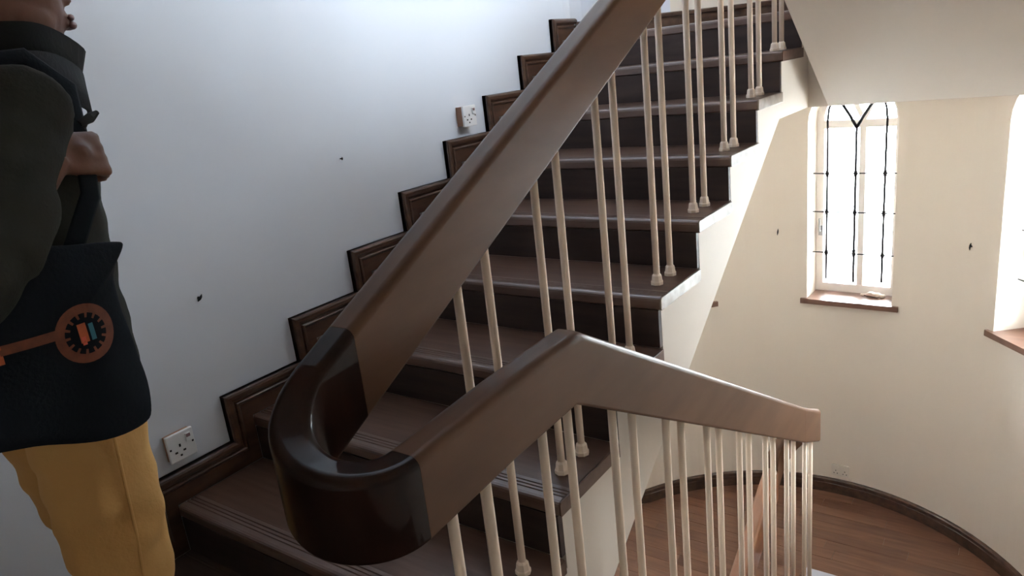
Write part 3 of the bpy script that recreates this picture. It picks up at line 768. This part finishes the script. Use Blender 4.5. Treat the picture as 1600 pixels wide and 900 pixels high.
# two layered collars: inner black neck warmer, outer charcoal jacket collar, both pointing forward
def collar(name, m, z0, z1, r0, r1, tipy, tipz, cy, cut):
    v = []; f = []; n = 40; th = 0.008
    for i in range(n+1):
        ph = -PI/2+cut+(2*PI-2*cut)*i/n   # starts at the front opening
        fr = max(0, -math.sin(ph))
        fr = fr**4
        for (r, z, ty) in ((r0,z0,0.55),(r1,z1,1.0)):
            rr = r
            base = Vector((PX+rr*math.cos(ph), cy-rr*1.08*math.sin(ph)+tipy*ty*fr, z+tipz*ty*fr))
            out = Vector((math.cos(ph),-math.sin(ph),0))
            v += [base, base+out*th]
    for i in range(n):
        a = i*4; b = a+4
        f += [(a,a+2,b+2,b),(a+1,b+1,b+3,a+3),(a+2,a+3,b+3,b+2),(a,b,b+1,a+1)]
    f += [(0,1,3,2),(n*4,n*4+2,n*4+3,n*4+1)]
    o = link(name, mesh(v, f), m, jk, True)
    return o
collar('inner_collar', M_BLACKCLOTH, 1.455, 1.545, 0.082, 0.084, 0.060, -0.050, -0.065, 0.10)
collar('outer_collar', M_CHAR, 1.405, 1.495, 0.118, 0.108, 0.036, -0.045, -0.085, 0.16)
# trousers
g = Geo()
g.tube([(PX,-0.115,0.80),(PX,-0.115,0.90),(PX,-0.115,0.98)], [(0.165,0.100),(0.168,0.102),(0.155,0.100)], 18, ref=(0,1,0))
for h_, k_, a_ in ((RHIP,RK,RAN),(LHIP,LK,LAN)):
    g.tube([h_+Vector((0,0,0.03)),h_.lerp(k_,0.3),h_.lerp(k_,0.7),k_,k_.lerp(a_,0.4),k_.lerp(a_,0.8),a_-Vector((0,0,0.035))], [(0.088,0.104),(0.088,0.106),(0.082,0.098),(0.076,0.088),(0.074,0.086),(0.070,0.080),(0.070,0.082)], 16, ref=(0,1,0))
tr = fuse(g, 'trousers', M_KHAKI, man, 0.010, 4, folds(0.013, 9))
# thigh pocket with stacked tucks on the front of the far leg, and side seams
g = Geo()
for i, z in enumerate((0.745,0.715,0.688)):
    g.tube([(0.585,-0.012,z+0.004),(0.55,0.004,z),(0.515,0.004,z-0.002)], [0.006,0.008,0.005], 8)
g.build('pocket_tucks', M_KHAKI, tr, True)
g = Geo()
g.tube([(0.798,-0.12,0.90),(0.796,-0.125,0.75),(0.790,-0.13,0.6),(0.788,-0.14,0.49),(0.787,-0.17,0.3)], 0.003, 6, ref=(0,1,0))
g.build('side_seam', M_KHAKI, tr, True)
# shoes
for a_ in (RAN, LAN):
    g = Geo(); x, y = a_.x, a_.y
    g.tube([(x,y-0.075,0.045),(x,y-0.05,0.052),(x,y+0.02,0.055),(x,y+0.09,0.045),(x,y+0.16,0.036),(x,y+0.185,0.032)], [(0.025,0.022),(0.036,0.034),(0.040,0.040),(0.045,0.030),(0.040,0.022),(0.018,0.012)], 14, ref=(0,0,1))
    g.tube([(x,y-0.01,0.04),(x,y-0.01,0.11)], [0.042,0.044], 14, ref=(0,1,0))
    s_ = fuse(g, 'shoe', M_SHOE, man, 0.007, 3)
    ol = [(-0.036,-0.06),(-0.030,-0.08),(0.030,-0.08),(0.036,-0.06),(0.040,0.0),(0.047,0.09),(0.042,0.15),(0.022,0.19),(-0.022,0.19),(-0.042,0.15),(-0.047,0.09),(-0.040,0.0)]
    k = len(ol); v = [(x+a,y+b,0.001) for a,b in ol]+[(x+a,y+b,0.024) for a,b in ol]
    link('sole', mesh(v, [tuple(range(k))[::-1],tuple(range(k,2*k))]+[(i,(i+1)%k,k+(i+1)%k,k+i) for i in range(k)]), M_SOLE, s_)

# ------------------------------------------------------------------ the shoulder bag with its orange print
bag = thing('shoulder_bag', 'navy black cloth bag with orange ring emblem hanging from the person on the left', 'bag', (0.87,-0.24,1.0))
OUT = [(-0.060,1.166),(-0.050,1.164),(-0.056,1.154),(-0.084,1.120),(-0.086,1.08),(-0.076,1.0),(-0.070,0.93),(-0.074,0.855),(-0.085,0.836),(-0.13,0.830),(-0.20,0.848),(-0.27,0.882),(-0.36,0.902),(-0.425,0.915),(-0.432,1.0),(-0.430,1.1),(-0.425,1.215),(-0.36,1.212),(-0.27,1.200),(-0.18,1.190),(-0.12,1.178)]
def bag_mesh():
    n = len(OUT); cy = sum(p[0] for p in OUT)/n; cz = sum(p[1] for p in OUT)/n
    v = []; f = []
    rings = [0.0,0.35,0.65,0.88,1.0]
    for side in (1, -1):
        for s in rings[1:]:
            for (y,z) in OUT:
                th = 0.030*(1-s**3)
                yy, zz = cy+(y-cy)*s, cz+(z-cz)*s
                v.append((0.872+side*(th+0.003), yy, zz))
    m = len(rings)-1
    v += [(0.872+0.033,cy,cz),(0.872-0.033,cy,cz)]
    for si in range(2):
        b = si*m*n; cidx = 2*m*n+si
        for k in range(n): f.append((cidx,b+k,b+(k+1)%n))
        for i in range(m-1):
            for k in range(n): f.append((b+i*n+k,b+(i+1)*n+k,b+(i+1)*n+(k+1)%n,b+i*n+(k+1)%n))
    b0 = (m-1)*n; b1 = m*n+(m-1)*n
    for k in range(n): f.append((b0+k,b1+k,b1+(k+1)%n,b0+(k+1)%n))
    me = mesh(v, f, 'bag')
    o = bpy.data.objects.new('tmp', me); COL.objects.link(o)
    md = o.modifiers.new('s','SUBSURF'); md.levels = 2; md.render_levels = 2
    md.boundary_smooth = 'PRESERVE_CORNERS'
    me2 = evaluated(o); bpy.data.objects.remove(o)
    nr = [q.normal.copy() for q in me2.vertices]
    for q, nn in zip(me2.vertices, nr): q.co += nn*0.004*noise.noise(q.co*14)
    return me2
bg_ = link('bag_body', bag_mesh(), M_BAG, bag, True)
g = Geo()
g.tube([(0.865,-0.13,1.17),(0.855,-0.075,1.25),(0.835,-0.060,1.30),(0.797,-0.040,1.36),(0.757,-0.018,1.43),(0.745,-0.07,1.485),(0.75,-0.14,1.478),(0.79,-0.22,1.42),(0.835,-0.28,1.33),(0.865,-0.35,1.20)], [(0.016,0.004)]*10, 8, ref=(1,0.1,0.3))
g.build('strap', M_BAG, bag, True)
g = Geo(); g.tube([(0.797,-0.035,1.366),(0.793,-0.012,1.374),(0.790,0.004,1.382)], [0.006,0.009,0.004], 8); g.tube([(0.798,-0.035,1.352),(0.793,-0.016,1.374)], 0.004, 8)
g.build('strap_buckle', M_HOLE, bag)
# printed emblem: a key shape, ring with figures inside, shaft and end block
from mathutils.bvhtree import BVHTree
bm = bmesh.new(); bm.from_mesh(bg_.data); bvh = BVHTree.FromBMesh(bm)
off = Vector((0,0,0))
def surf_x(y, z):
    h = bvh.ray_cast(Vector((1.2,y,z)), Vector((-1,0,0)))
    return (h[0].x if h[0] else 0.9)
def decal(name, grid, m):
    """grid: rows of (y,z) points, laid on the bag and given a little thickness"""
    v = []; f = []; nr, nc = len(grid), len(grid[0])
    for dx in (0.0012, -0.001):
        for row in grid:
            for y, z in row: v.append((surf_x(y,z)+dx, y, z))
    q = nr*nc
    for i in range(nr-1):
        for j in range(nc-1):
            a = i*nc+j; f.append((a,a+1,a+nc+1,a+nc)); f.append((q+a,q+a+nc,q+a+nc+1,q+a+1))
    return link(name, mesh(v, f), m, bg_)
RY, RZ = -0.162, 1.040
decal('print_ring', [[(RY+r*math.cos(2*PI*k/36),RZ+r*math.sin(2*PI*k/36)) for k in range(37)] for r in (0.034,0.041,0.049)], M_DORANGE)
for k in range(14):
    a0 = 2*PI*k/14
    decal('print_tick', [[(RY+r*math.cos(a0+d),RZ+r*math.sin(a0+d)) for d in (-0.07,0.07)] for r in (0.026,0.034)], M_DORANGE)
decal('print_figure', [[(RY-0.012+dx,RZ+dz) for dx in (0,0.007,0.014)] for dz in (-0.014,0.0,0.018)], M_ORANGE)
decal('print_figure', [[(RY-0.010+dx,RZ+dz) for dx in (0,0.007)] for dz in (-0.018,-0.010,-0.004)], M_PINK)
decal('print_figure', [[(RY+0.006+dx,RZ+dz) for dx in (0,0.008)] for dz in (-0.014,0.0,0.014)], M_TEAL)
decal('print_shaft', [[(y,1.052+dz+(RY-0.04-y)*0.04) for y in [RY-0.044-0.009*i for i in range(10)]] for dz in (-0.008,0,0.008)], M_DORANGE)
decal('print_block', [[(y,1.056+dz) for y in (RY-0.122,RY-0.136,RY-0.150,RY-0.165)] for dz in (-0.022,-0.01,0.005,0.022)], M_ORANGE)
bm.free()
